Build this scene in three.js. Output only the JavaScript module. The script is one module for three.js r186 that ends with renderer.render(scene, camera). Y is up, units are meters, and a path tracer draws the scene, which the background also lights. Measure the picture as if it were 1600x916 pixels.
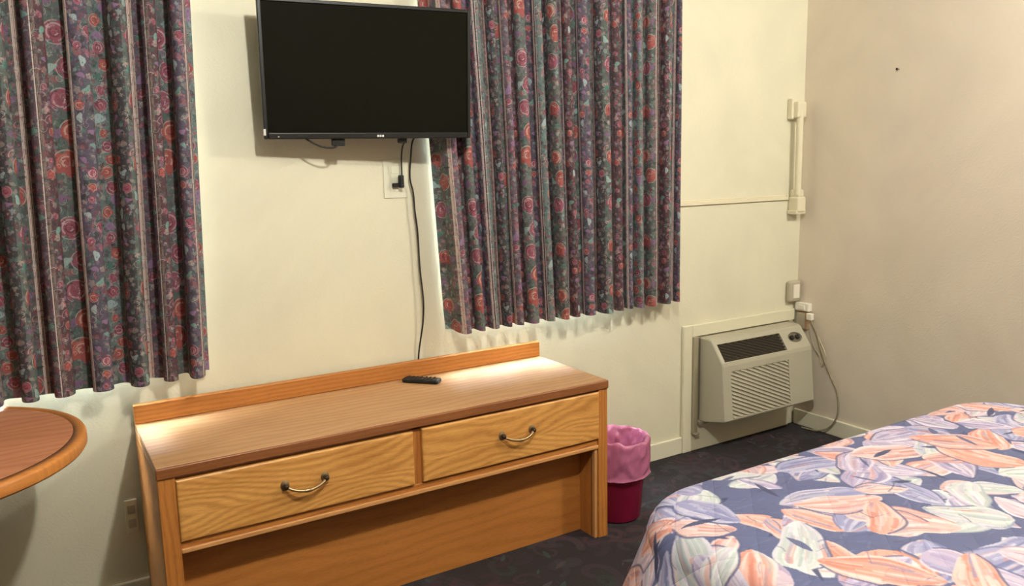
import * as THREE from 'three';
import { RoundedBoxGeometry } from 'three/addons/geometries/RoundedBoxGeometry.js';
import { mergeGeometries } from 'three/addons/utils/BufferGeometryUtils.js';
import { ImprovedNoise } from 'three/addons/math/ImprovedNoise.js';
import { Brush, Evaluator, SUBTRACTION } from 'three-bvh-csg';

// ------------------------------------------------------------------ camera, sky, exposure
// world: back wall z = 0, right wall x = 0, floor y = 0, room towards +z and -x
const scene = new THREE.Scene();
const renderer = new THREE.WebGLRenderer({ antialias: true });
renderer.toneMapping = THREE.LinearToneMapping;
renderer.toneMappingExposure = 1.0;
renderer.shadowMap.enabled = true;
renderer.shadowMap.type = THREE.PCFSoftShadowMap;
const camera = new THREE.PerspectiveCamera(2 * Math.atan(458 / 1240.34) * 180 / Math.PI, 1600 / 916, 0.05, 60);
camera.position.set(-3.3955, 1.3949, 2.7159);
camera.up.set(0.10158, 0.98688, -0.12548);
camera.lookAt(-3.3955 + 0.51305, 1.3949 - 0.16003, 2.7159 - 0.84331);
scene.background = new THREE.Color().setRGB(0.74, 0.87, 1.0);   // overcast daylight outside the two windows
scene.backgroundIntensity = 170;
const LAMP_COLOR = new THREE.Color().setRGB(1.0, 0.985, 0.92);
const LAMPS = [[-0.26, 2.40, 2.05, 6.8], [-2.66, 2.40, 2.05, 9.4]];   // x, y, z, candela

// ------------------------------------------------------------------ helpers
let seed = 7;
const rnd = () => { seed = (seed + 0x6d2b79f5) | 0; let t = Math.imul(seed ^ (seed >>> 15), 1 | seed); t = (t + Math.imul(t ^ (t >>> 7), 61 | t)) ^ t; return ((t ^ (t >>> 14)) >>> 0) / 4294967296; };
const rr = (a, b) => a + (b - a) * rnd();
const pick = (a) => a[Math.floor(rnd() * a.length)];
const noise = new ImprovedNoise();
const fbm = (x, y, z, o = 4) => { let s = 0, a = 0.5; for (let i = 0; i < o; i++) { s += a * noise.noise(x, y, z); x *= 2.03; y *= 2.03; z += 7.1; a *= 0.5; } return s; };
const clamp01 = (x) => Math.max(0, Math.min(1, x));
const V = (x, y, z) => new THREE.Vector3(x, y, z);

const used = new Map();
function numbered(n) { const k = used.get(n) ?? 0; used.set(n, k + 1); return k ? n + '_' + String(k).padStart(3, '0') : n; }
function thing(name, label, category, [x, y, z] = [0, 0, 0], turn = 0, group) {
  const o = new THREE.Group(); o.name = numbered(name); o.position.set(x, y, z); o.rotation.y = turn; scene.add(o);
  o.userData = { label, category }; if (group) o.userData.group = group; return o;
}
function part(name, geo, mat, parent) {
  const m = new THREE.Mesh(geo, mat); m.name = name; m.castShadow = m.receiveShadow = true; parent.add(m); return m;
}
function struct(name, geo, mat, label) {
  const m = part(name, geo, mat, scene); m.userData = { kind: 'structure' };
  if (label) { m.userData.label = label; m.userData.category = name.split('_')[0]; } return m;
}
function structGroup(name, label, category) {
  const o = new THREE.Group(); o.name = name; scene.add(o); o.userData = { kind: 'structure', label, category }; return o;
}
// box from min/max corners with rounded edges
function bx(x0, x1, y0, y1, z0, z1, r = 0.003, seg = 2) {
  const w = x1 - x0, h = y1 - y0, d = z1 - z0; r = Math.min(r, w * 0.49, h * 0.49, d * 0.49);
  const g = r > 0 ? new RoundedBoxGeometry(w, h, d, seg, r) : new THREE.BoxGeometry(w, h, d);
  return g.translate((x0 + x1) / 2, (y0 + y1) / 2, (z0 + z1) / 2);
}
// uv in metres from position; u runs along the given axis ('x','y','z')
function uvm(geo, along = 'x', off = [0, 0]) {
  const g = geo.index ? geo.toNonIndexed() : geo; const p = g.attributes.position, uv = new Float32Array(p.count * 2);
  const A = V(), B = V(), C = V(), n = V();
  for (let i = 0; i < p.count; i += 3) {
    A.fromBufferAttribute(p, i); B.fromBufferAttribute(p, i + 1); C.fromBufferAttribute(p, i + 2);
    n.copy(B).sub(A).cross(C.clone().sub(A)); const ax = Math.abs(n.x), ay = Math.abs(n.y), az = Math.abs(n.z);
    const drop = ax >= ay && ax >= az ? 'x' : ay >= az ? 'y' : 'z';
    let axes = ['x', 'y', 'z'].filter((k) => k !== drop); if (axes[1] === along) axes.reverse();
    [A, B, C].forEach((q, k) => { uv[(i + k) * 2] = q[axes[0]] + off[0]; uv[(i + k) * 2 + 1] = q[axes[1]] + off[1]; });
  }
  g.setAttribute('uv', new THREE.BufferAttribute(uv, 2)); return g;
}
function tube(points, r, seg = 60, rad = 8) { return new THREE.TubeGeometry(new THREE.CatmullRomCurve3(points.map((q) => V(...q)), false, 'centripetal'), seg, r, rad, false); }
function merge(list) { return mergeGeometries(list.map((g) => { const q = g.index ? g.toNonIndexed() : g; for (const k of Object.keys(q.attributes)) if (!['position', 'normal', 'uv'].includes(k)) q.deleteAttribute(k); return q; })); }

// textures
function dataTex(w, h, fn, srgb, size) {   // fn(i/w, j/h) -> [r,g,b] 0..255 ; size = metres of one tile [w,h]
  const d = new Uint8Array(w * h * 4);
  for (let j = 0; j < h; j++) for (let i = 0; i < w; i++) { const c = fn(i / w, j / h), o = (j * w + i) * 4; d[o] = c[0]; d[o + 1] = c[1]; d[o + 2] = c[2]; d[o + 3] = 255; }
  const t = new THREE.DataTexture(d, w, h); t.wrapS = t.wrapT = THREE.RepeatWrapping; t.magFilter = THREE.LinearFilter; if (srgb) t.colorSpace = THREE.SRGBColorSpace;
  if (size) t.repeat.set(1 / size[0], 1 / size[1]); t.needsUpdate = true; return t;
}
function canvasTex(w, h, draw, size) {
  const c = document.createElement('canvas'); c.width = w; c.height = h; draw(c.getContext('2d'), w, h);
  const t = new THREE.CanvasTexture(c); t.wrapS = t.wrapT = THREE.RepeatWrapping; t.colorSpace = THREE.SRGBColorSpace; if (size) t.repeat.set(1 / size[0], 1 / size[1]); return t;
}
const mix = (a, b, t) => [a[0] + (b[0] - a[0]) * t, a[1] + (b[1] - a[1]) * t, a[2] + (b[2] - a[2]) * t];

// oak: grain along u. tile 1.0 x 0.5 m
function oak(light, dark, { cathedral = 0, pores = 1, k = 0, rings = 38, contrast = 1 } = {}) {
  return dataTex(1024, 512, (u, v) => {
    const x = u * 1.0, y = v * 0.5;
    const sx = Math.sin(u * 6.2832), cx = Math.cos(u * 6.2832);            // seamless along the grain
    const warp = fbm(sx * 0.35 + k, y * 5, cx * 0.35 + k, 3);
    let r = y * rings + warp * 2.2;
    if (cathedral) { const c = (y - 0.25) / 0.13; r = rings * 0.16 * (c * c * 0.8 + 0.9 * Math.cos(u * 6.2832) + 2.2) * cathedral + warp * 5.5 + y * rings * 0.25; }
    const ring = Math.pow(0.5 + 0.5 * Math.sin(r * 6.2832), cathedral ? 1.5 : 2.2);
    const fine = fbm(sx * 2.2 + k, y * 160, cx * 2.2, 3), broad = fbm(sx * 0.6 + k * 2, y * 9, cx * 0.6 + 3, 2);
    const pore = Math.max(0, noise.noise(sx * 9 + k, y * 420, cx * 9 + x)) * pores;
    const t = clamp01(0.35 + contrast * (0.42 * (ring - 0.35) + 0.35 * fine + 0.5 * broad) + 0.35 * pore);
    return mix(light, dark, t);
  }, true, [1.0, 0.5]);
}
function bumpNoise(freq, size, n = 256) { return dataTex(n, n, (u, v) => { const a = u * 6.2832, b = v * 6.2832; const q = 128 + 120 * fbm(Math.cos(a) * freq + 3 * Math.cos(b), Math.sin(a) * freq + Math.sin(b) * freq, Math.cos(b) * freq, 3); return [q, q, q]; }, false, [size, size]); }

const std = (o) => new THREE.MeshStandardMaterial(o);
const lin = (r, g, b) => new THREE.Color().setRGB(r, g, b);

// ------------------------------------------------------------------ materials
function paint(rgb, bump = 0.0009) {
  const t = dataTex(256, 256, (u, v) => {
    const a = u * 6.2832, b = v * 6.2832, n = fbm(Math.cos(a) * 1.3, Math.sin(a) * 1.3 + Math.cos(b) * 1.3, Math.sin(b) * 1.3, 4);
    const q = 1 + n * 0.045; return [Math.min(255, rgb[0] * q), Math.min(255, rgb[1] * q), Math.min(255, rgb[2] * q)];
  }, true, [1.7, 1.7]);
  return std({ map: t, roughness: 0.62, bumpMap: wallBump, bumpScale: bump });
}
const wallBump = bumpNoise(4.5, 0.22);
const M = {
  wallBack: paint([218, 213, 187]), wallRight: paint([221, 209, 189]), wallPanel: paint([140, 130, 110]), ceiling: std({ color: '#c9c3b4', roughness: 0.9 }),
  trim: std({ color: '#ddd8bf', roughness: 0.5 }), casing: std({ color: '#dad5b9', roughness: 0.5 }),
  plate: std({ color: '#d9d7bf', roughness: 0.55 }), raceway: std({ color: '#dcd4b6', roughness: 0.5 }),
  drawer: std({ map: oak([224, 168, 94], [170, 112, 50], { cathedral: 0.55, k: 1.3, rings: 26 }), roughness: 0.42 }),
  drawerB: std({ map: oak([224, 168, 94], [172, 114, 52], { cathedral: 0.6, k: 5.9, rings: 24 }), roughness: 0.42 }),
  frame: std({ map: oak([196, 130, 62], [148, 88, 36], { k: 3.1, rings: 60, contrast: 0.8 }), roughness: 0.45 }),
  panel: std({ map: oak([196, 130, 62], [148, 88, 36], { k: 8.1, rings: 22, contrast: 0.55 }), roughness: 0.5 }),
  top: std({ map: oak([198, 154, 108], [160, 116, 76], { k: 4.4, rings: 30, contrast: 0.8 }), roughness: 0.5 }),
  topEdge: std({ map: oak([150, 94, 52], [112, 66, 34], { k: 2.4, rings: 70, contrast: 0.7 }), roughness: 0.4 }),
  moulding: std({ map: oak([212, 158, 100], [176, 118, 66], { k: 6.4, rings: 70, contrast: 0.6 }), roughness: 0.4 }),
  tableTop: std({ map: oak([204, 140, 102], [164, 102, 68], { k: 9.4, rings: 26, contrast: 0.9 }), roughness: 0.48 }),
  tableEdge: std({ map: oak([204, 136, 68], [168, 102, 46], { k: 7.4, rings: 50, contrast: 0.6 }), roughness: 0.4 }),
  brass: std({ color: lin(0.42, 0.30, 0.16), metalness: 0.9, roughness: 0.38 }),
  bronze: std({ color: lin(0.045, 0.025, 0.012), metalness: 0.5, roughness: 0.5 }),
  blackPlastic: std({ color: '#0d0d0c', roughness: 0.38 }), blackMatte: std({ color: '#141311', roughness: 0.7 }),
  screen: new THREE.MeshPhysicalMaterial({ color: lin(0.006, 0.0065, 0.004), roughness: 0.1, specularIntensity: 0.3 }),
  silver: std({ color: '#dcdcd8', roughness: 0.4 }),
  cable: std({ color: '#17140f', roughness: 0.55 }),
  acBody: std({ color: '#aca792', roughness: 0.5, bumpMap: wallBump, bumpScale: 0.0003 }),
  acBlade: std({ color: '#6a6150', roughness: 0.55 }), ventBlade: std({ color: '#4a4236', roughness: 0.6 }), acSleeve: std({ color: '#a59d84', roughness: 0.5, metalness: 0.2 }),
  whitePlastic: std({ color: '#ece6d6', roughness: 0.4 }), outletBrown: std({ color: '#a98a68', roughness: 0.5 }), greyPlastic: std({ color: '#b3aa92', roughness: 0.5 }),
  cord: std({ color: '#c9bd9c', roughness: 0.5 }), cordGrey: std({ color: '#8d8468', roughness: 0.5 }),
  binPlastic: std({ color: '#6e0f2c', roughness: 0.35 }),
  liner: new THREE.MeshPhysicalMaterial({ color: '#d77fa6', roughness: 0.35, transmission: 0.35, thickness: 0, side: THREE.DoubleSide }),
  lining: std({ color: '#f6f5f0', roughness: 0.95, side: THREE.DoubleSide }),
  glass: new THREE.MeshPhysicalMaterial({ color: '#ffffff', transmission: 1, roughness: 0.02, thickness: 0, ior: 1.5 }),
  sash: std({ color: '#e8e6dc', roughness: 0.5 }), metal: std({ color: '#8a8478', metalness: 0.8, roughness: 0.4 }),
  bulb: std({ color: '#fff6e6', emissive: LAMP_COLOR, emissiveIntensity: 6, roughness: 0.5 }),
  screenDark: std({ color: '#2a2622', roughness: 0.5 }),
};

// printed curtain cloth: vertical bands of roses, leaves, fine lines. tile 0.62 x 0.55 m
function curtainPrint(g, w, h) {
  const px = w / 0.62, P = (m) => m * px;
  const wrap = (x, y, r, f) => { for (const dx of [-w, 0, w]) for (const dy of [-h, 0, h]) if (x + dx > -r && x + dx < w + r && y + dy > -r && y + dy < h + r) { g.save(); g.translate(x + dx, y + dy); f(); g.restore(); } };
  g.fillStyle = '#3c4141'; g.fillRect(0, 0, w, h);
  // ground bands: x, width, colour, kind
  const bands = [[0, .10, '#46504d', 'rose'], [.10, .012, '#8a7468', 'line'], [.112, .07, '#43384a', 'small'], [.182, .018, '#3a2b2d', 'line'], [.2, .085, '#50605f', 'small'], [.285, .014, '#94817a', 'line'], [.299, .06, '#2d282d', 'small'], [.359, .095, '#454d49', 'rose'], [.454, .016, '#7d6459', 'line'], [.47, .08, '#4d3b47', 'small'], [.55, .014, '#85766f', 'line'], [.564, .056, '#3f2329', 'small']];
  for (const [x0, bw, c] of bands) { g.fillStyle = c; g.fillRect(P(x0), 0, P(bw) + 1, h); }
  const muted = ['#2b3a38', '#5d716d', '#79898a', '#53324a', '#6d2f3b', '#8d4748', '#8a7d74', '#2e4a45', '#211d22', '#6b5566', '#974f5e', '#3c5f57', '#a08e86', '#4a2028'];
  const blot = (x, y, R, c, al, n, sq) => { const tw = rr(0, 6.3), am = rr(.1, .3); wrap(x, y, R * 1.6, () => { g.rotate(tw); g.globalAlpha = al; g.fillStyle = c; g.beginPath(); for (let k = 0; k <= 28; k++) { const t = k / 28 * 6.2832, q = R * (1 + am * Math.sin(n * t)); g.lineTo(Math.cos(t) * q, Math.sin(t) * q * sq); } g.fill(); }); };
  for (let i = 0; i < 2600; i++) blot(rnd() * w, rnd() * h, rr(6, 22), pick(muted), rr(.3, .75), 3 + Math.floor(rnd() * 4), rr(.35, 1));
  const curl = (x, y, R, c, lw, al) => { const a = rr(0, 6.3), l = rr(1.5, 4.5), q = rr(.5, 1); wrap(x, y, R * 1.6, () => { g.globalAlpha = al; g.strokeStyle = c; g.lineWidth = lw; g.beginPath(); g.ellipse(0, 0, R * q, R, a, a, a + l); g.stroke(); }); };
  const rose = (x, y, R, cols) => { const tw = rr(0, 6), arcs = []; for (let k = 0; k < 9; k++) arcs.push([rr(.2, .85), rr(0, 6.3), rr(1, 2.6), pick(cols)]); blot(x, y, R, cols[0], .95, 5, .95);
    wrap(x, y, R * 1.6, () => { g.rotate(tw); for (const [q, a, l, c] of arcs) { g.globalAlpha = .8; g.beginPath(); g.arc(0, 0, R * q, a, a + l); g.lineWidth = R * .16; g.strokeStyle = c; g.stroke(); } g.globalAlpha = .75; g.lineWidth = R * .1; g.strokeStyle = cols[2]; g.beginPath(); g.arc(0, 0, R * 1.04, .4, rr(3.4, 5.4)); g.stroke(); }); };
  const redA = ['#8f3d39', '#a95f52', '#b39c8c', '#66252c'], redB = ['#803848', '#9a5c6a', '#ab9396', '#532030'];
  for (const [x0, bw, , kind] of bands) {
    const cx = P(x0 + bw / 2), b = P(bw);
    if (kind === 'rose') { const n = 6; for (let k = 0; k < n; k++) { if (rnd() < .9) rose(cx + (k % 2 ? .14 : -.12) * b + rr(-6, 6), h * (k + .5) / n + rr(-14, 14), b * rr(.24, .36), rnd() < .65 ? redA : redB); blot(cx + (k % 2 ? -.3 : .3) * b, h * (k + .55) / n, b * .17, pick(['#3c6a60', '#86a09d', '#6c4a6a']), .85, 3, .6); } }
    else if (kind === 'small') for (let k = 0; k < 14; k++) { if (rnd() < .45) rose(cx + rr(-.33, .33) * b, h * (k + .5) / 14 + rr(-10, 10), b * rr(.13, .24), rnd() < .4 ? redA : redB); else blot(cx + rr(-.3, .3) * b, h * (k + .5) / 14, b * rr(.14, .26), pick(['#5f8a80', '#8fa3a4', '#7d5a80', '#33584f']), .85, 3, .6); }
    else for (let k = 0; k < 4; k++) { g.globalAlpha = .85; g.fillStyle = pick(['#bda795', '#d0bcb4', '#4a3430', '#2b2122', '#b08e86', '#c4b2b0']); g.fillRect(P(x0 + bw * (k + rr(0, .4)) / 4), 0, P(bw) * rr(.1, .24), h); }
  }
  for (let k = 0; k < 420; k++) curl(rnd() * w, rnd() * h, rr(8, 30), pick(['#b9aba0', '#a39a98', '#c2a59c', '#1e1a1e', '#8ea19e', '#2a2126']), rr(1.5, 4), rr(.35, .75));
  g.globalAlpha = 1; g.globalCompositeOperation = 'screen'; g.fillStyle = '#0e100f'; g.fillRect(0, 0, w, h); g.globalCompositeOperation = 'source-over';
  for (let i = 0; i < 4200; i++) { g.globalAlpha = rr(.25, .6); g.fillStyle = pick(['#1f1d20', '#2b3432', '#3b2a36', '#9b948e', '#5e4a52', '#7f8d89', '#40262c']); g.fillRect(rnd() * w, rnd() * h, rr(2, 6), rr(3, 12)); }
  g.globalAlpha = 1;
}
seed = 11; M.curtain = std({ map: canvasTex(1240, 1100, curtainPrint, [0.62, 0.55]), roughness: 0.8, side: THREE.DoubleSide });

// bedspread: large brushed petals in peach, lavender, pale mint and slate blue. tile 1.5 m
function spreadPrint(g, w, h) {
  g.fillStyle = '#5d6488'; g.fillRect(0, 0, w, h);
  const wrap = (x, y, r, f) => { for (const dx of [-w, 0, w]) for (const dy of [-h, 0, h]) if (x + dx > -r && x + dx < w + r && y + dy > -r && y + dy < h + r) { g.save(); g.translate(x + dx, y + dy); f(); g.restore(); } };
  for (let i = 0; i < 1500; i++) { const x = rnd() * w, y = rnd() * h, L = rr(20, 90), a = rr(-.6, .6), c = pick(['#4a5073', '#6a7096', '#7c82a8', '#3f4565', '#75809c']), lw = rr(2, 9), al = rr(.2, .5); wrap(x, y, 120, () => { g.rotate(a); g.globalAlpha = al; g.strokeStyle = c; g.lineWidth = lw; g.beginPath(); g.moveTo(-L / 2, 0); g.lineTo(L / 2, 3); g.stroke(); }); }
  g.globalAlpha = 1;
  const peach = ['#e2a898', '#d8927f', '#eac4ba', '#c67c6a', '#efd8d2'], rose = ['#ddb4ae', '#d09d96', '#ead0ca', '#bd8880', '#f0e0dc'], lav = ['#b9aec8', '#a097ba', '#d8d0e0', '#8780a8', '#e6e0ea'], mint = ['#d3d9d6', '#bcc8c4', '#e9ede9', '#a5b3b2', '#d2cbd8'], mauve = ['#cfbcc8', '#c0a6b6', '#e6dae0', '#a88ea2', '#ece4e8'], slate = ['#9a9cbf', '#868ab2', '#bcbcd6', '#6d729c', '#ccccde'];
  const fams = [peach, peach, rose, lav, lav, mint, mint, mauve, slate, slate];
  // a broad brushed petal: strokes run along its length, one side edged with slate
  const petal = (x, y, L, Wd, a, fam) => {
    const bend = rr(-.45, .45), skew = rr(.6, 1.3), j1 = rr(0, 9), j2 = rr(0, 9), dark = rnd();
    const at = (t, f) => { const hw = Wd * Math.pow(Math.max(0, Math.sin(Math.PI * Math.pow(t, skew))), .62) * (1 + .12 * Math.sin(t * 9 + (f > 0 ? j1 : j2))); return [L * (t - .5), f * hw + bend * L * (t - .5) * (t - .5)]; };
    const lines = []; for (let k = 0; k < 70; k++) { const t0 = rr(0, .7); lines.push([rr(-1, 1), pick(rnd() < .78 ? fam : pick(fams)), rr(3, 20), rr(.2, .75), t0, Math.min(1, t0 + rr(.2, .7))]); }
    wrap(x, y, L * 1.2, () => {
      g.rotate(a); g.lineJoin = 'round'; g.lineCap = 'round'; g.beginPath(); for (let k = 0; k <= 24; k++) g.lineTo(...at(k / 24, 1)); for (let k = 24; k >= 0; k--) g.lineTo(...at(k / 24, -1)); g.closePath();
      g.save(); g.clip(); g.globalAlpha = 1; g.fillStyle = fam[0]; g.fillRect(-2 * L, -2 * L, 4 * L, 4 * L);
      for (const [f, c, lw, al, t0, t1] of lines) { g.globalAlpha = al; g.strokeStyle = c; g.lineWidth = lw; g.beginPath(); for (let k = 0; k <= 8; k++) g.lineTo(...at(t0 + (t1 - t0) * k / 8, f)); g.stroke(); }
      g.restore();
      g.globalAlpha = .7; g.strokeStyle = dark < .7 ? '#50557a' : fam[3]; g.lineWidth = 8; g.beginPath(); for (let k = 1; k <= 23; k++) g.lineTo(...at(k / 24, dark < .35 ? 1 : -1)); g.stroke();
      g.globalAlpha = .6; g.strokeStyle = fam[4]; g.lineWidth = 11; g.beginPath(); for (let k = 4; k <= 20; k++) g.lineTo(...at(k / 24, dark < .35 ? -.93 : .93)); g.stroke();
    });
  };
  const N = 8;
  for (let n = 0; n < 3; n++) for (let i = 0; i < N; i++) for (let j = 0; j < N; j++) {
    const cx = (i + .5 + rr(-.4, .4)) * w / N, cy = (j + .5 + rr(-.4, .4) + (i % 2) * .5) * h / N, f1 = pick(fams), a0 = rr(0, 6.3), k0 = rnd() < .35 ? 2 : 1;
    for (let k = 0; k < k0; k++) { const L = rr(.13, .25) * w / 1.5; petal(cx + k * rr(-60, 60), cy + k * rr(-60, 60), L, L * rr(.2, .34), a0 + k * rr(.9, 1.6), k ? pick(fams) : f1); }
    if (rnd() < .55) { const L = rr(70, 170), a = rr(0, 6.3), wd = rr(14, 40), c = pick(['#464c70', '#555c82', '#3d4464']), x = cx + rr(-80, 80), y = cy + rr(-80, 80); wrap(x, y, 150, () => { g.rotate(a); g.globalAlpha = .9; g.fillStyle = c; g.beginPath(); g.moveTo(-L / 2, 0); g.quadraticCurveTo(0, -wd, L / 2, 0); g.quadraticCurveTo(0, wd * .6, -L / 2, 0); g.fill(); }); }
  }
  for (let k = 0; k < 160; k++) { const x = rnd() * w, y = rnd() * h, L = rr(25, 90), a = rr(0, 6.3), b = rr(-16, 16), lw = rr(2, 6), c = pick(['#454a70', '#5a5f86', '#39405f']), al = rr(.3, .65); wrap(x, y, 110, () => { g.rotate(a); g.globalAlpha = al; g.strokeStyle = c; g.lineWidth = lw; g.beginPath(); g.moveTo(0, 0); g.quadraticCurveTo(L / 2, b, L, 0); g.stroke(); }); }
  g.globalAlpha = 1;
  // the print is soft on the woven cloth: average it down and back up
  const soft = document.createElement('canvas'); soft.width = w / 4; soft.height = h / 4; const q = soft.getContext('2d'); q.imageSmoothingQuality = 'high'; q.drawImage(g.canvas, 0, 0, w / 4, h / 4); g.imageSmoothingQuality = 'high'; g.globalAlpha = 0.8; g.drawImage(soft, 0, 0, w, h); g.globalAlpha = 1;
}
seed = 29; M.spread = std({ map: canvasTex(2048, 2048, spreadPrint, [1.5, 1.5]), color: '#ece9ec', roughness: 0.78, side: THREE.DoubleSide, bumpMap: dataTex(256, 256, (u, v) => { const q = 255 * Math.pow(Math.abs(Math.sin(u * 6.2832) * .5 + Math.sin(v * 6.2832) * .5), .5); return [q, q, q]; }, false, [0.13, 0.13]), bumpScale: 0.004 });

// carpet: near-black ground with dull maroon, green and grey curls. tile 1.1 m
function carpetPrint(g, w, h) {
  g.fillStyle = '#231d1f'; g.fillRect(0, 0, w, h);
  const wrap = (x, y, r, f) => { for (const dx of [-w, 0, w]) for (const dy of [-h, 0, h]) if (x + dx > -r && x + dx < w + r && y + dy > -r && y + dy < h + r) { g.save(); g.translate(x + dx, y + dy); f(); g.restore(); } };
  for (let k = 0; k < 170; k++) { const x = rnd() * w, y = rnd() * h, R = rr(30, 110), a = rr(0, 6.3), c = pick(['#43242d', '#2a3a35', '#38333a', '#452c31', '#2c3138', '#382731', '#151214']), al = rr(.35, .8), lw = rr(10, 34);
    wrap(x, y, 170, () => { g.rotate(a); g.globalAlpha = al; g.strokeStyle = c; g.lineWidth = lw; g.lineCap = 'round'; g.beginPath(); for (let t = 0; t < 30; t++) { const q = R * (1 - t / 34), b = t * .17; g.lineTo(Math.cos(b) * q, Math.sin(b) * q * .8); } g.stroke(); }); }
  for (let k = 0; k < 90; k++) { const x = rnd() * w, y = rnd() * h, L = rr(25, 70), a = rr(0, 6.3), c = pick(['#452530', '#2f433c', '#433e45', '#47383a']); wrap(x, y, 100, () => { g.rotate(a); g.globalAlpha = .8; g.fillStyle = c; g.beginPath(); g.moveTo(0, 0); g.quadraticCurveTo(L / 2, -L * .3, L, 0); g.quadraticCurveTo(L / 2, L * .3, 0, 0); g.fill(); }); }
  for (let k = 0; k < 26000; k++) { g.globalAlpha = rr(.12, .4); g.fillStyle = pick(['#0f0d0e', '#433c3e', '#2c2628', '#4a4143']); g.fillRect(rnd() * w, rnd() * h, 2.5, 2.5); }
  g.globalAlpha = 1;
}
seed = 41; M.carpet = std({ map: canvasTex(1024, 1024, carpetPrint, [1.1, 1.1]), roughness: 1, bumpMap: dataTex(256, 256, () => { const q = 255 * rnd(); return [q, q, q]; }, false, [0.25, 0.25]), bumpScale: 0.002 });

// ------------------------------------------------------------------ the room
const XL = -5.0, ZF = 3.6, HC = 2.5, T = 0.14;
struct('floor', uvm(bx(XL - T, T, -0.1, 0, -T, ZF + T, 0), 'x'), M.carpet, 'dark patterned carpet covering the motel room floor');
struct('ceiling', uvm(bx(XL - T, T, HC, HC + 0.1, -T, ZF + T, 0), 'x'), M.ceiling, 'plain off-white ceiling above the room');
const WIN = [[-4.15, -3.10, 0.83, 2.12], [-2.0, -1.20, 0.84, 2.12]];
{
  const s = new THREE.Shape(); s.moveTo(XL, 0); s.lineTo(0, 0); s.lineTo(0, HC); s.lineTo(XL, HC); s.closePath();
  for (const [a, b, c, d] of WIN) { const q = new THREE.Path(); q.moveTo(a, c); q.lineTo(a, d); q.lineTo(b, d); q.lineTo(b, c); q.closePath(); s.holes.push(q); }
  struct('wall_back', uvm(new THREE.ExtrudeGeometry(s, { depth: T, bevelEnabled: false }).translate(0, 0, -T), 'x'), M.wallBack, 'cream painted wall behind the television and dresser');
}
struct('wall_right', uvm(bx(0, T, 0, HC, -T, ZF + T, 0), 'z'), M.wallRight, 'bare beige wall on the right, beyond the bed');
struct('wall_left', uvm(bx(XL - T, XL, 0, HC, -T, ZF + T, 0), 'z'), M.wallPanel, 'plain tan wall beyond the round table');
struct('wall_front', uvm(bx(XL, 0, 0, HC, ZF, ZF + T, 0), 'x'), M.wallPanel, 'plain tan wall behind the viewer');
WIN.forEach(([a, b, c, d], i) => {
  const w = structGroup('window_' + (i + 1), i ? 'window hidden behind the right-hand curtain, daylight showing under its hem' : 'window hidden behind the left-hand curtain, daylight showing under its hem', 'window');
  const f = 0.04, z0 = -0.115, z1 = -0.075;
  part('frame', merge([bx(a, a + f, c, d, z0, z1), bx(b - f, b, c, d, z0, z1), bx(a + f, b - f, c, c + f, z0, z1), bx(a + f, b - f, d - f, d, z0, z1), bx((a + b) / 2 - .02, (a + b) / 2 + .02, c + f, d - f, z0, z1)]), M.sash, w);
  const m = (a + b) / 2;
  for (const [p, q] of [[a + f, m - .02], [m + .02, b - f]]) part('pane', new THREE.PlaneGeometry(q - p, d - c - 2 * f).translate((p + q) / 2, (c + d) / 2, -0.095), M.glass, w);
});
function board(x0, x1, y0, y1, z0, z1) { return uvm(bx(x0, x1, y0, y1, z0, z1, 0.005, 3), 'x'); }
struct('baseboard_back', board(XL, -0.812, 0, 0.083, 0, 0.014), M.trim, 'cream baseboard along the wall behind the dresser');
struct('baseboard_right', board(-0.014, 0, 0, 0.083, 0.014, ZF), M.trim, 'cream baseboard along the right wall beside the bed');
struct('baseboard_left', board(XL, XL + 0.014, 0, 0.083, 0.014, ZF), M.trim, 'cream baseboard beyond the round table');
struct('trim_1', merge([board(-0.812, -0.757, 0, 0.625, 0, 0.018), board(-0.757, -0.035, 0.566, 0.625, 0, 0.018)]), M.casing, 'cream wooden casing around the wall air conditioner');
struct('trim_2', board(-0.757, -0.057, 0, 0.135, 0, 0.016), M.casing, 'cream board on the wall under the air conditioner');

// ceiling lamps: each a canopy, a collar and a glowing bulb with a light inside it
LAMPS.forEach(([x, y, z, cd], i) => {
  const l = thing('ceiling_lamp', i ? 'small ceiling lamp above the space before the dresser' : 'small ceiling lamp near the right wall above the bed', 'ceiling lamp', [x, HC, z], 0, 'ceiling lamps');
  part('canopy', new THREE.LatheGeometry([[0, 0], [.075, 0], [.075, -.012], [.05, -.022], [.026, -.03], [.024, -.05], [0, -.05]].map(([a, b]) => new THREE.Vector2(a, b)), 40), M.whitePlastic, l);
  part('bulb', new THREE.LatheGeometry([[.016, -.04], [.018, -.052], [.04, -.075], [.048, -.1], [.042, -.125], [.025, -.143], [0, -.149]].map(([a, b]) => new THREE.Vector2(a, b)), 32), M.bulb, l);
  const p = new THREE.PointLight(LAMP_COLOR, cd, 0, 2); p.position.set(0, y - HC, 0); p.castShadow = true; p.shadow.radius = 2.2; p.shadow.mapSize.set(2048, 2048); p.shadow.bias = -0.002; p.name = 'bulb_light'; l.add(p);
});

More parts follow.
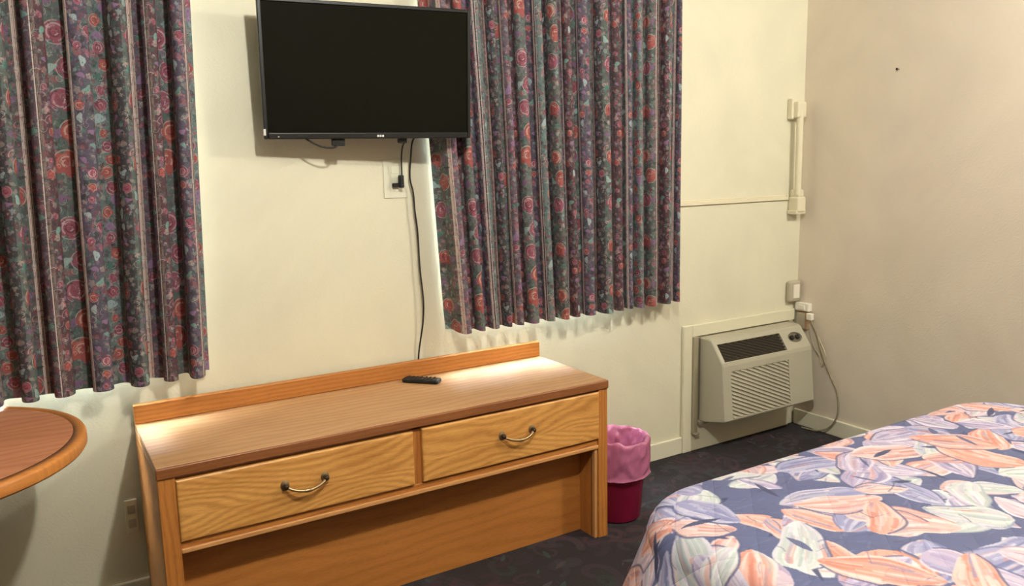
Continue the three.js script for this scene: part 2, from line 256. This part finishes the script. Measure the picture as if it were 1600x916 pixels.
// ------------------------------------------------------------------ bed
{
  const x0 = -2.22, x1 = -0.50, z0 = 1.212, z1 = 3.28, yT = 0.565, cx = (x0 + x1) / 2, cz = (z0 + z1) / 2;
  const bed = thing('bed', 'bed under a floral bedspread of peach, lavender and slate blue petals', 'bed', [cx, 0, cz]);
  const hx = (x1 - x0) / 2, hz = (z1 - z0) / 2, R = 0.17, K = 360, er = 0.08;
  const out = [];   // rounded rectangle outline with normals, inset by the edge radius
  const ix = hx - er, iz = hz - er;
  const per = 2 * (2 * (ix - R) + 2 * (iz - R)) / 1 * 0.5 + 2 * Math.PI * R;
  const total = 4 * (ix - R) + 4 * (iz - R) + 2 * Math.PI * R; void per;
  for (let k = 0; k < K; k++) {
    let s = k / K * total, px, pz, nx, nz;
    const segs = [[2 * (ix - R), 0], [Math.PI * R / 2, 1], [2 * (iz - R), 2], [Math.PI * R / 2, 3], [2 * (ix - R), 4], [Math.PI * R / 2, 5], [2 * (iz - R), 6], [Math.PI * R / 2, 7]];
    let id = 0; while (id < 7 && s > segs[id][0]) { s -= segs[id][0]; id++; }
    const a = s / R;
    if (id === 0) { px = -(ix - R) + s; pz = -iz; nx = 0; nz = -1; }
    if (id === 1) { nx = Math.sin(a); nz = -Math.cos(a); px = ix - R + R * nx; pz = -(iz - R) + R * nz; }
    if (id === 2) { px = ix; pz = -(iz - R) + s; nx = 1; nz = 0; }
    if (id === 3) { nx = Math.cos(a); nz = Math.sin(a); px = ix - R + R * nx; pz = iz - R + R * nz; }
    if (id === 4) { px = ix - R - s; pz = iz; nx = 0; nz = 1; }
    if (id === 5) { nx = -Math.sin(a); nz = Math.cos(a); px = -(ix - R) + R * nx; pz = iz - R + R * nz; }
    if (id === 6) { px = -ix; pz = iz - R - s; nx = -1; nz = 0; }
    if (id === 7) { nx = -Math.cos(a); nz = -Math.sin(a); px = -(ix - R) + R * nx; pz = -(iz - R) + R * nz; }
    out.push([px, pz, nx, nz, k / K * total]);
  }
  const rows = [];   // [inset factor t | outward, down, arc]
  for (let j = 0; j <= 26; j++) rows.push({ t: j / 26, o: 0, d: 0, arc: 0 });
  for (let j = 1; j <= 8; j++) { const a = j / 8 * Math.PI / 2; rows.push({ t: 1, o: er * Math.sin(a), d: er * (1 - Math.cos(a)), arc: er * a }); }
  for (let j = 1; j <= 16; j++) { const q = j / 16; rows.push({ t: 1, o: er + 0.19 * q, d: er + (yT - er - 0.012) * q, arc: er * Math.PI / 2 + (yT - er) * q, q }); }
  const pos = [], uv = [], idx = [];
  rows.forEach((r) => { for (let k = 0; k <= K; k++) {
    const [px, pz, nx, nz, s] = out[k % K]; let x = px * r.t, z = pz * r.t;
    const soft = 0.007 * fbm(x * 3.1 + 5, z * 3.1, 2.2, 3) * Math.min(1, (1 - r.t) * 8 + .25);
    const wave = r.q ? r.q * (0.016 * Math.sin(s * 17 + 1.5 * Math.sin(s * 5)) + 0.01 * Math.sin(s * 41)) : 0;
    const sag = 0.012 * Math.pow(r.t, 4);
    x += nx * (r.o + wave); z += nz * (r.o + wave);
    pos.push(x, yT - r.d + soft - (r.d < .2 ? sag : sag * (1 - (r.q ?? 0))), z); uv.push(px * r.t + nx * r.arc + 0.35, -(pz * r.t + nz * r.arc) + 0.2);
  } });
  for (let j = 0; j < rows.length - 1; j++) for (let k = 0; k < K; k++) { const a = j * (K + 1) + k, b = a + 1, c = a + K + 1, d = c + 1; idx.push(a, b, c, b, d, c); }
  const g = new THREE.BufferGeometry(); g.setAttribute('position', new THREE.Float32BufferAttribute(pos, 3)); g.setAttribute('uv', new THREE.Float32BufferAttribute(uv, 2)); g.setIndex(idx); g.computeVertexNormals();
  part('bedspread', g, M.spread, bed);
  part('mattress', bx(-hx + .11, hx - .11, 0.30, yT - 0.05, -hz + .11, hz - .11, .06, 3), M.lining, bed);
  part('box_spring', bx(-hx + .11, hx - .11, 0.0, 0.29, -hz + .11, hz - .11, .02), M.blackMatte, bed);
}

// ------------------------------------------------------------------ dresser
{
  const X0 = -3.167, X1 = -1.637, W = X1 - X0, D = 0.485, Y = 0.609;
  const d = thing('dresser', 'long oak dresser with two drawers and an open recess below', 'dresser', [X0, 0, 0]);
  const slab0 = 0.577;
  const frontEdge = uvm(bx(-0.002, W + .002, slab0, Y - .001, D - .006, D + .006, .004), 'x');
  part('top', uvm(bx(0, W, slab0 + .004, Y, .016, D - .004, .003), 'x', [.2, .1]), M.top, d);
  part('top_edge', frontEdge, M.topEdge, d);
  part('backsplash', uvm(bx(0, W, Y, 0.672, .016, .038, .005, 3), 'x', [.1, .3]), M.frame, d);
  part('side_panel', uvm(bx(0, .022, 0, slab0, .016, D - .02, .002), 'y'), M.frame, d);
  part('side_panel', uvm(bx(W - .022, W, 0, slab0, .016, D - .02, .002), 'y', [.3, .2]), M.frame, d);
  part('stile', uvm(bx(0, .046, 0, slab0, D - .022, D, .003), 'y'), M.frame, d);
  part('stile', uvm(bx(W - .042, W, 0, slab0, D - .022, D, .003), 'y', [.5, .1]), M.frame, d);
  part('divider', uvm(bx(.745, .782, .352, slab0, D - .03, D - .012, .002), 'y'), M.frame, d);
  part('rail', uvm(bx(.046, W - .042, .366, .384, D - .03, D - .006, .002), 'x'), M.frame, d);
  part('rail', uvm(bx(.046, W - .042, slab0 - .012, slab0, D - .03, D - .012, .002), 'x'), M.topEdge, d);
  part('moulding', uvm(bx(.046, W - .042, .352, .366, D - .03, D + .001, .003), 'x'), M.moulding, d);
  part('moulding', uvm(bx(W - .056, W - .042, 0, .352, D - .03, D - .006, .003), 'y'), M.moulding, d);
  part('recess_panel', uvm(bx(.022, W - .022, 0, .40, .365, .3854, .001), 'x', [.1, .2]), M.panel, d);
  part('recess_side', uvm(bx(W - .056, W - .022, 0, .352, .3854, D - .022, .001), 'y'), M.panel, d);
  part('carcass_floor', uvm(bx(.022, W - .022, .352, .366, .016, D - .03, .001), 'x'), M.panel, d);
  part('back_board', uvm(bx(.022, W - .022, .0, slab0, .016, .024, .001), 'x'), M.panel, d);
  for (const [a, b] of [[.056, .739], [.789, 1.479]]) part('drawer_box', uvm(bx(a, b, .392, .555, .06, D - .014, .001), 'x'), M.panel, d);
  const fronts = [[.046, .749, .388, .566, M.drawer, [.35, .02]], [.779, 1.489, .390, .569, M.drawerB, [.62, .02]]];
  fronts.forEach(([a, b, y0, y1, mat, off]) => {
    const cx = (a + b) / 2, cy = (y0 + y1) / 2;
    const dr = new THREE.Group(); dr.name = 'drawer'; dr.position.set(cx, cy, D - .012); d.add(dr);
    const w = b - a, h = y1 - y0;
    const s = new THREE.Shape(); const bv = .007; s.moveTo(-w / 2 + bv, -h / 2 + bv); s.lineTo(w / 2 - bv, -h / 2 + bv); s.lineTo(w / 2 - bv, h / 2 - bv); s.lineTo(-w / 2 + bv, h / 2 - bv); s.closePath();
    part('drawer_front', uvm(new THREE.ExtrudeGeometry(s, { depth: .012, bevelEnabled: true, bevelThickness: .005, bevelSize: bv, bevelSegments: 3 }), 'x', off), mat, dr);
    // bail pull
    const hz = .017, hw = .060, bend = [];
    for (let k = 0; k <= 16; k++) { const t = k / 16 * 2 - 1; bend.push([t * hw, .008 - .018 * Math.pow(1 - t * t, .8), hz + .008 + .022 * Math.pow(1 - t * t, .6)]); }
    const parts = [tube(bend, .0046, 40, 8)];
    const ctr = new THREE.SphereGeometry(.0062, 12, 8).scale(2.8, 1, 1).translate(0, -.010, hz + .030); parts.push(ctr);
    const pull = part('handle', merge(parts), M.brass, dr);
    for (const sg of [-1, 1]) {
      part('post', merge([new THREE.CylinderGeometry(.0055, .0075, .014, 14).rotateX(Math.PI / 2).translate(sg * hw, .008, hz + .006), new THREE.SphereGeometry(.0085, 12, 10).translate(sg * hw, .008, hz + .014)]), M.bronze, dr);
      part('rosette', new THREE.LatheGeometry([[0, .004], [.006, .004], [.009, .002], [.013, .0012], [.013, 0]].map(([p, q]) => new THREE.Vector2(p, q)), 20).rotateX(Math.PI / 2).scale(1, 1.25, 1).translate(sg * hw, .008, hz), M.brass, dr);
    }
    void pull;
  });
}

// ------------------------------------------------------------------ curtains
function curtain(label, xlT, xrT, xlB, xrB, yT, yB, zc, sd, uo, wmin, wmax, retL, retR) {
  seed = sd; const c = thing('curtain', label, 'curtain', [(xlT + xrT) / 2, yB, zc]);
  const Wm = (xrT - xlT), widths = []; let s = 0; while (s < Wm) { const w = rr(wmin, wmax); widths.push(w); s += w; }
  const sc = Wm / s, S = 22, Q = [], NF = widths.length; let x = 0;
  widths.forEach((w0, i) => { const w = w0 * sc, a = rr(.024, .042) * Math.min(1.15, w / .075), del = rr(-.8, .8), k2 = rr(.09, .15), ph = rr(0, 6);
    for (let k = 0; k < S; k++) { const f = k / S * 2 * Math.PI; Q.push({ q: (x + w * k / S) / Wm, dx: w * k2 * Math.sin(2 * f), z: -a * Math.cos(f) + .2 * a * Math.cos(2 * f + del), i, ph }); } x += w; });
  Q.push({ ...Q[0], q: 1, i: NF, dx: 0 });
  // smooth amplitude jumps between folds
  for (let n = 0; n < 2; n++) for (let i = 1; i < Q.length - 1; i++) Q[i].zs = (Q[i - 1].z + 2 * Q[i].z + Q[i + 1].z) / 4;
  const R = 70, pos = [], uv = [], idx = []; let u = uo; const us = [uo];
  for (let i = 1; i < Q.length; i++) { const a = Q[i - 1], b = Q[i]; u += Math.hypot((b.q - a.q) * Wm + b.dx - a.dx, b.z - a.z); us.push(u); }
  for (let j = 0; j <= R; j++) { const v = j / R, y = yB + (yT - yB) * v;      // v = 0 at hem
    const xl = xlB + (xlT - xlB) * v, xr = xrB + (xrT - xrB) * v;
    Q.forEach((p, i) => {
      const wander = 0.010 * noise.noise(p.q * 7 + sd, v * 1.6, 3.3) * (1 - v) * Math.min(1, Math.min(p.q, 1 - p.q) * 8);
      const amp = 0.72 + 0.38 * (1 - v) + 0.12 * noise.noise(p.q * 12, v * 2.2, sd);
      const ret = Math.max(0, 1 - p.q * Wm / .035) * retL + Math.max(0, 1 - (1 - p.q) * Wm / .035) * retR;
      const X = xl + (xr - xl) * p.q + p.dx * (xr - xl) / Wm + wander, Z = zc + (p.zs ?? p.z) * amp * (1 - Math.min(1, ret * 12)) - ret + (y < yB + .05 ? .0015 : 0);
      pos.push(X - c.position.x, y - yB + (j === 0 ? .004 * noise.noise(p.q * 20, 1, sd) + .06 * (zc - Z) * .5 : 0), Z - zc); uv.push(us[i], y);
    }); }
  const n = Q.length; for (let j = 0; j < R; j++) for (let i = 0; i < n - 1; i++) { const a = j * n + i; idx.push(a, a + 1, a + n, a + 1, a + n + 1, a + n); }
  const g = new THREE.BufferGeometry(); g.setAttribute('position', new THREE.Float32BufferAttribute(pos, 3)); g.setAttribute('uv', new THREE.Float32BufferAttribute(uv, 2)); g.setIndex(idx); g.computeVertexNormals();
  part('cloth', g, M.curtain, c);
  const g2 = g.clone(), P = g2.attributes.position, N = g.attributes.normal; for (let i = 0; i < P.count; i++) { const low = i < n ? .004 : 0; P.setXYZ(i, P.getX(i) - N.getX(i) * .003, P.getY(i) + low, P.getZ(i) - N.getZ(i) * .003); }
  g2.computeVertexNormals(); part('lining', g2, M.lining, c);
}
curtain('dark floral striped curtain hanging left of the television', -4.32, -2.892, -4.32, -2.935, 2.24, 0.755, 0.092, 5, 0.10, 0.075, 0.125, 0.06, 0.012);
curtain('dark floral striped curtain hanging right of the television', -2.135, -0.893, -2.056, -0.899, 2.24, 0.770, 0.086, 17, 0.37, 0.05, 0.112, 0.07, 0.07);
for (const [a, b, l] of [[-4.40, -2.84, 'slim metal curtain rod over the left-hand curtain'], [-2.19, -0.84, 'slim metal curtain rod over the right-hand curtain']]) {
  const r = thing('curtain_rod', l, 'curtain rod', [(a + b) / 2, 2.26, 0], 0, 'curtain rods'); const h = (b - a) / 2;
  part('rod', new THREE.CylinderGeometry(.009, .009, b - a, 16).rotateZ(Math.PI / 2).translate(0, 0, .085), M.metal, r);
  for (const s of [-1, 1]) part('bracket', merge([bx(s * h - .012, s * h + .012, -.03, .03, 0, .006), bx(s * h - .006, s * h + .006, -.006, .006, 0, .09)]), M.metal, r);
}

// ------------------------------------------------------------------ television
{
  const w = 0.706, h = 0.431, t = thing('television', 'flat black television mounted on the wall above the dresser', 'television', [-2.371, 1.490, 0.155], -0.1208); t.rotation.order = 'YXZ'; t.rotation.x = 0.08;
  const b = 0.012, bb = 0.021, hw = w / 2;
  part('back_case', merge([bx(-hw + .004, hw - .004, .004, h - .004, -.032, -.008, .008), bx(-hw * .72, hw * .72, .05, h * .8, -.052, -.03, .012)]), M.blackPlastic, t);
  part('bezel', merge([bx(-hw, -hw + b, 0, h, -.02, 0, .003), bx(hw - b, hw, 0, h, -.02, 0, .003), bx(-hw + b, hw - b, h - b, h, -.02, 0, .003), bx(-hw + b, hw - b, 0, bb, -.02, .001, .004)]), M.blackPlastic, t);
  part('screen', bx(-hw + b - .001, hw - b + .001, bb - .001, h - b + .001, -.018, -.004, .001), M.screen, t);
  const logo = part('logo', merge([bx(.014, .0205, .0055, .0125, 0, .0018, .0006), bx(.0225, .029, .0055, .0125, 0, .0018, .0006), bx(.031, .0375, .0055, .0125, 0, .0018, .0006)]), M.silver, t); logo.userData.label = 'small silver logo on the lower bezel';
  part('sticker', bx(-hw - .0006, -hw + .006, .012, .032, -.012, .0012, .0004), M.silver, t).userData.label = 'small pale sticker on the lower left corner';
  part('indicator', bx(-hw + .042, -hw + .047, .006, .0095, 0, .0018, .0004), M.greyPlastic, t);
  part('wall_mount', merge([bx(-.11, .11, .10, .30, -.062, -.05, .003), bx(-.03, .03, .15, .25, -.14, -.06, .004)]), M.blackMatte, t);
  // clip and loop of lead hanging under the lower edge
  part('connector_box', bx(-.135, -.092, -.024, .006, -.035, -.012, .004), M.blackMatte, t);
  part('plug', bx(.095, .125, -.017, .004, -.04, -.02, .004), M.blackMatte, t);
  part('lead', tube([[-.225, .004, -.02], [-.20, -.012, -.012], [-.165, -.027, -.008], [-.13, -.028, -.008], [-.115, -.02, -.014]], .003, 30), M.cable, t);
}
{
  const c = thing('power_cord', 'long black cord hanging from the television down behind the dresser', 'cord', [-2.166, 0.62, 0.02]);
  const pts = [[-2.168, 1.515, .085], [-2.178, 1.487, .05], [-2.180, 1.43, .032], [-2.183, 1.349, .024], [-2.172, 1.303, .022], [-2.168, 1.232, .022], [-2.161, 1.161, .022], [-2.157, 1.017, .022], [-2.149, .894, .024], [-2.152, .821, .022], [-2.17, .70, .012], [-2.176, .63, .008]];
  part('cord', tube(pts.map(([x, y, z]) => [x + 2.166, y - .62, z - .02]), .0032, 120), M.cable, c);
}
{
  const p = thing('wall_plate', 'cream outlet plate on the wall just under the television', 'outlet', [-2.232, 1.352, 0]);
  part('plate', bx(-.046, .046, -.07, .07, 0, .004, .0025), M.plate, p);
  for (const y of [-.032, .032]) part('socket', bx(-.016, .016, y - .014, y + .014, .003, .0052, .002), M.plate, p);
  const c = thing('antenna_lead', 'short black lead from the television ending in a plug on the wall plate', 'cord', [-2.225, 1.335, 0]);
  part('cord', tube([[.005, .16, .09], [.002, .13, .06], [.002, .09, .045], [.005, .04, .036], [.006, 0, .03]], .003, 40), M.cable, c);
  part('plug', merge([bx(-.002, .014, -.016, .03, .014, .036, .004), bx(-.024, .008, -.012, .002, .008, .024, .004)]), M.blackMatte, c);
}

// ------------------------------------------------------------------ air conditioner
{
  const X0 = -0.716, X1 = -0.086, W = X1 - X0;
  const ac = thing('air_conditioner', 'beige wall air conditioner with dark top vent and slanted louvres', 'air conditioner', [X0, 0, 0]);
  // side profile (z, y), extruded along x
  const prof = [[.022, .150], [.055, .150], [.190, .181], [.196, .190], [.178, .37], [.172, .445], [.167, .463], [.105, .548], [.095, .558], [.078, .563], [.022, .563]];
  const s = new THREE.Shape(); prof.forEach(([z, y], i) => (i ? s.lineTo(z, y) : s.moveTo(z, y))); s.closePath();
  // extrude along +z of the shape then turn so that shape x -> world z
  const shell = new THREE.ExtrudeGeometry(s, { depth: W - .02, bevelEnabled: true, bevelThickness: .01, bevelSize: .008, bevelOffset: -.008, bevelSegments: 4 });
  shell.translate(0, 0, .01); shell.applyMatrix4(new THREE.Matrix4().set(0, 0, -1, W, 0, 1, 0, 0, 1, 0, 0, 0, 0, 0, 0, 1));
  const ev = new Evaluator(); ev.useGroups = false; ev.attributes = ['position', 'normal'];
  const cut = (A, g) => { const b = new Brush(g); b.updateMatrixWorld(); return ev.evaluate(A, b, SUBTRACTION); };
  let body = new Brush(shell); body.updateMatrixWorld();
  // frames on the sloped faces: origin at a corner, axes ex (along x), ey (up the slope), en (outwards)
  const faceM = (z0, y0, z1, y1, x) => { const ey = V(0, y1 - y0, z1 - z0).normalize(), ex = V(1, 0, 0), en = ex.clone().cross(ey); return new THREE.Matrix4().makeBasis(ex, ey, en).setPosition(x, y0, z0); };
  const vent = { M: faceM(.1655, .4655, .106, .547, .022), w: .43, h: .092 }, low = { M: faceM(.1965, .196, .178, .37, .052), w: .40, h: .222 };
  body = cut(body, new THREE.BoxGeometry(vent.w, vent.h, .11).translate(vent.w / 2, vent.h / 2, -.025).applyMatrix4(vent.M));
  const lowBox = new THREE.BoxGeometry(low.w, low.h, .012).translate(low.w / 2, low.h / 2, 0).applyMatrix4(low.M);
  body = cut(body, lowBox);
  const panelM = faceM(.1655, .4655, .106, .547, .485);
  body = cut(body, new THREE.CylinderGeometry(.05, .05, .02, 40).rotateX(Math.PI / 2).scale(1, .55, 1).translate(.06, .056, 0).applyMatrix4(panelM));
  const bg = body.geometry; part('housing', bg, M.acBody, ac);
  function slats(f, n, slope, thick, depth, zoff, mat, name) {          // blades running down to the right, clipped to the opening
    const step = (f.h + slope * f.w) / n;
    for (let k = 0; k < n; k++) {
      const c = (k + .5) * step;                                        // line y = c - slope * x
      let xa = Math.max(0, (c - f.h) / slope), xb = Math.min(f.w, c / slope); if (xb - xa < .012) continue;
      const ya = c - slope * xa, yb = c - slope * xb, L = Math.hypot(xb - xa, yb - ya);
      part(name, new THREE.BoxGeometry(L, thick, depth).rotateX(-.5).rotateZ(Math.atan2(yb - ya, xb - xa)).translate((xa + xb) / 2, (ya + yb) / 2, zoff).applyMatrix4(f.M), mat, ac);
    }
  }
  slats(vent, 15, .38, .0034, .026, -.016, M.ventBlade, 'vent_blade');
  for (let k = 1; k < 7; k++) part('vent_rib', new THREE.BoxGeometry(.003, vent.h, .006).translate(vent.w * k / 7, vent.h / 2, -.034).applyMatrix4(vent.M), M.ventBlade, ac);
  slats(low, 21, .42, .0095, .005, -.0038, M.acBody, 'louvre');
  // control recess: dish and two knobs
  part('control_dish', new THREE.CylinderGeometry(.048, .048, .002, 40).rotateX(Math.PI / 2).scale(1, .54, 1).translate(.06, .056, -.0085).applyMatrix4(panelM), M.acBlade, ac);
  for (const x of [.04, .08]) part('knob', merge([new THREE.CylinderGeometry(.012, .013, .012, 20).rotateX(Math.PI / 2), new THREE.BoxGeometry(.004, .022, .016)]).translate(x, .057, -.002).applyMatrix4(panelM), M.screenDark, ac);
  part('badge', bx(W - .004, W + .0012, .40, .425, .12, .134, .001), M.screenDark, ac);
  // wall sleeve behind the housing
  part('sleeve', merge([bx(-.041, -.012, .088, .568, 0, .03, .003), bx(W + .004, W + .03, .14, .566, 0, .026, .003), bx(-.012, W + .004, .136, .152, 0, .045, .003), bx(-.041, -.012, .088, .096, 0, .045, .002)]), M.acSleeve, ac);
  part('sleeve_lining', bx(-.012, W + .004, .152, .562, .001, .012, .001), M.acSleeve, ac);
}
// cord, plug and outlet in the corner
{
  const o = thing('outlet_box', 'small grey surface outlet box high in the corner above the air conditioner', 'outlet', [-0.052, 0.718, 0]);
  part('box', bx(-.043, .043, -.055, .055, 0, .034, .014, 4), M.greyPlastic, o);
  part('face', bx(-.022, .022, -.036, .036, .032, .039, .006, 3), M.whitePlastic, o);
  const a = thing('plug_adapter', 'white plug block on the right wall beside the corner', 'adapter', [0, 0.636, 0.055]);
  part('body', bx(-.032, 0, -.020, .022, -.042, .040, .005, 3), M.whitePlastic, a);
  part('prong_cover', bx(-.038, -.03, -.012, .012, -.02, .02, .003), M.whitePlastic, a);
  const b = thing('junction_box', 'tan outlet box on the right wall under the white plug block', 'outlet', [0, 0.565, 0.05]);
  part('box', bx(-.026, 0, -.045, .045, -.03, .03, .004), M.outletBrown, b);
  part('cover', bx(-.031, -.025, -.04, .04, -.025, .025, .003), M.greyPlastic, b);
  const c = thing('appliance_cord', 'pale appliance cord looping down the corner beside the air conditioner', 'cord', [-0.03, 0, 0.11]);
  const off = (l) => l.map(([x, y, z]) => [x + .03, y, z - .11]);
  part('cord', tube(off([[-.035, .595, .108], [-.034, .555, .128], [-.03, .518, .147], [-.028, .45, .17], [-.024, .393, .191], [-.022, .31, .235], [-.022, .245, .273], [-.024, .17, .290], [-.03, .10, .285], [-.035, .04, .245], [-.045, .014, .19], [-.052, .009, .13], [-.052, .008, .10]]), .0042, 140), M.cordGrey, c);
  part('plug', merge([bx(-.012, .012, .575, .612, -.02, .015, .007, 3)]), M.whitePlastic, c);
  part('cord', tube(off([[-.03, .55, .1], [-.03, .5, .115], [-.026, .44, .135], [-.022, .40, .165], [-.02, .35, .18], [-.018, .40, .2], [-.02, .46, .175], [-.024, .52, .14], [-.03, .575, .115]]), .0026, 90), M.cord, c);
}

// ------------------------------------------------------------------ corner bar and raceway
{
  const b = thing('wall_bar', 'cream painted upright bar with two end brackets in the room corner', 'bar', [-0.068, 1.115, 0]);
  part('bar', tube([[-.012, .10, .044], [-.014, .3, .045], [-.017, .52, .045]], .017, 24, 14), M.raceway, b);
  part('bracket', merge([bx(-.036, .036, 0, .022, 0, .06, .006), bx(-.032, .03, .01, .09, 0, .066, .012, 3), bx(-.024, .016, .085, .125, 0, .062, .01, 3)]), M.raceway, b);
  part('bracket', merge([bx(-.046, .016, .475, .555, 0, .06, .01, 3), bx(-.058, -.03, .47, .57, 0, .03, .006, 3)]), M.raceway, b);
  const r = thing('raceway', 'slim cream cable strip running level between the right curtain and the corner', 'cable cover', [-0.60, 1.196, 0]);
  part('channel', merge([bx(-.44, .485, -.008, .010, 0, .011, .003), bx(-.44, .485, .0095, .018, 0, .006, .002)]), M.raceway, r);
  part('end_cap', bx(.482, .494, -.009, .018, 0, .0125, .003), M.raceway, r);
  const n = thing('wall_nail', 'tiny nail left in the bare right wall', 'nail', [0, 1.778, 0.504]);
  part('shank', new THREE.CylinderGeometry(.0018, .0018, .02, 8).rotateZ(Math.PI / 2).translate(-.008, 0, 0), M.metal, n);
  part('head', new THREE.CylinderGeometry(.0055, .0055, .002, 14).rotateZ(Math.PI / 2).translate(-.018, 0, 0), M.bronze, n);
}
{
  const p = thing('wall_outlet', 'small outlet plate low on the wall in shadow left of the dresser', 'outlet', [-3.197, 0.30, 0]);
  part('plate', bx(-.022, .016, -.056, .056, 0, .007, .003), M.casing, p);
  for (const y of [-.024, .024]) part('socket', bx(-.014, .008, y - .014, y + .014, .006, .009, .004), M.greyPlastic, p);
}

// ------------------------------------------------------------------ remote control
{
  const r = thing('remote_control', 'black remote control lying on the dresser top', 'remote control', [-2.212, 0.6095, 0.118], -0.80 + Math.PI / 2 * 0);
  r.rotation.y = -Math.atan2(0.097, 0.089);
  part('shell', new RoundedBoxGeometry(.142, .017, .046, 4, .008).translate(0, .0085, 0), M.blackPlastic, r);
  for (let i = 0; i < 7; i++) for (let j = 0; j < 3; j++) part('button', new THREE.CylinderGeometry(.0036, .004, .003, 10).translate(-.052 + i * .0165, .0178, -.012 + j * .012), i === 0 && j === 2 ? M.binPlastic : M.screenDark, r);
}

// ------------------------------------------------------------------ waste bin
{
  const b = thing('waste_bin', 'dark red waste bin with a pink bag, tucked beside the dresser', 'waste bin', [-1.494, 0, 0.358]);
  const H = 0.305;
  part('body', new THREE.LatheGeometry([[0, 0.002], [.09, .002], [.095, .008], [.12, H], [.127, H], [.127, H + .008], [.117, H + .008], [.092, .014], [0, .014]].map(([x, y]) => new THREE.Vector2(x, y)), 48), M.binPlastic, b);
  // bag folded over the rim, crumpled
  const prof = [[.082, .12], [.096, .24], [.107, H - .01], [.113, H + .012], [.119, H + .022], [.126, H + .026], [.133, H + .012], [.134, H - .03], [.132, H - .075], [.130, H - .105], [.133, H - .118]];
  const g = new THREE.LatheGeometry(new THREE.SplineCurve(prof.map(([x, y]) => new THREE.Vector2(x, y))).getPoints(44), 120);
  const P = g.attributes.position;
  for (let i = 0; i < P.count; i++) { const x = P.getX(i), y = P.getY(i), z = P.getZ(i), a = Math.atan2(z, x), rad = Math.hypot(x, z), top = clamp01((y - H + .04) / .06);
    const cr = .007 * noise.noise(Math.cos(a) * 5 + 2, Math.sin(a) * 5, y * 26) + .004 * noise.noise(Math.cos(a) * 14, Math.sin(a) * 14, y * 50 + 4), k = 1 + Math.max(-.012, Math.max(cr, rad > .125 ? -.002 : -.01)) / rad;
    P.setXYZ(i, x * k, y + top * (.012 * noise.noise(Math.cos(a) * 3 + 9, Math.sin(a) * 3, 1) + .018 * Math.max(0, Math.cos(a - 3.4))), z * k); }
  g.computeVertexNormals(); part('bag', g, M.liner, b);
}

// ------------------------------------------------------------------ round table
{
  const R = 0.412, t = thing('round_table', 'round wooden table with a pale wood rim at the left edge', 'table', [-3.727, 0, 0.43]);
  const Y = 0.745;
  const topG = new THREE.CylinderGeometry(R - .030, R - .030, .028, 96).translate(0, Y - .014, 0); part('tabletop', uvm(topG, 'x', [.2, .3]), M.tableTop, t);
  part('rim', uvm(new THREE.LatheGeometry([[R - .0285, Y - .034], [R - .004, Y - .034], [R, Y - .028], [R, Y - .008], [R - .003, Y - .002], [R - .010, Y + .0005], [R - .0285, Y + .0005], [R - .0285, Y - .034]].map(([a, b]) => new THREE.Vector2(a, b)), 96), 'x'), M.tableEdge, t);
  part('pedestal', new THREE.LatheGeometry([[0, .05], [.05, .05], [.035, .1], [.035, .66], [.09, .70], [.11, Y - .03], [0, Y - .03]].map(([a, b]) => new THREE.Vector2(a, b)), 32), M.blackMatte, t);
  part('base', new THREE.LatheGeometry([[0, 0], [.21, 0], [.21, .014], [.06, .05], [0, .055]].map(([a, b]) => new THREE.Vector2(a, b)), 48), M.blackMatte, t);
}

renderer.render(scene, camera);
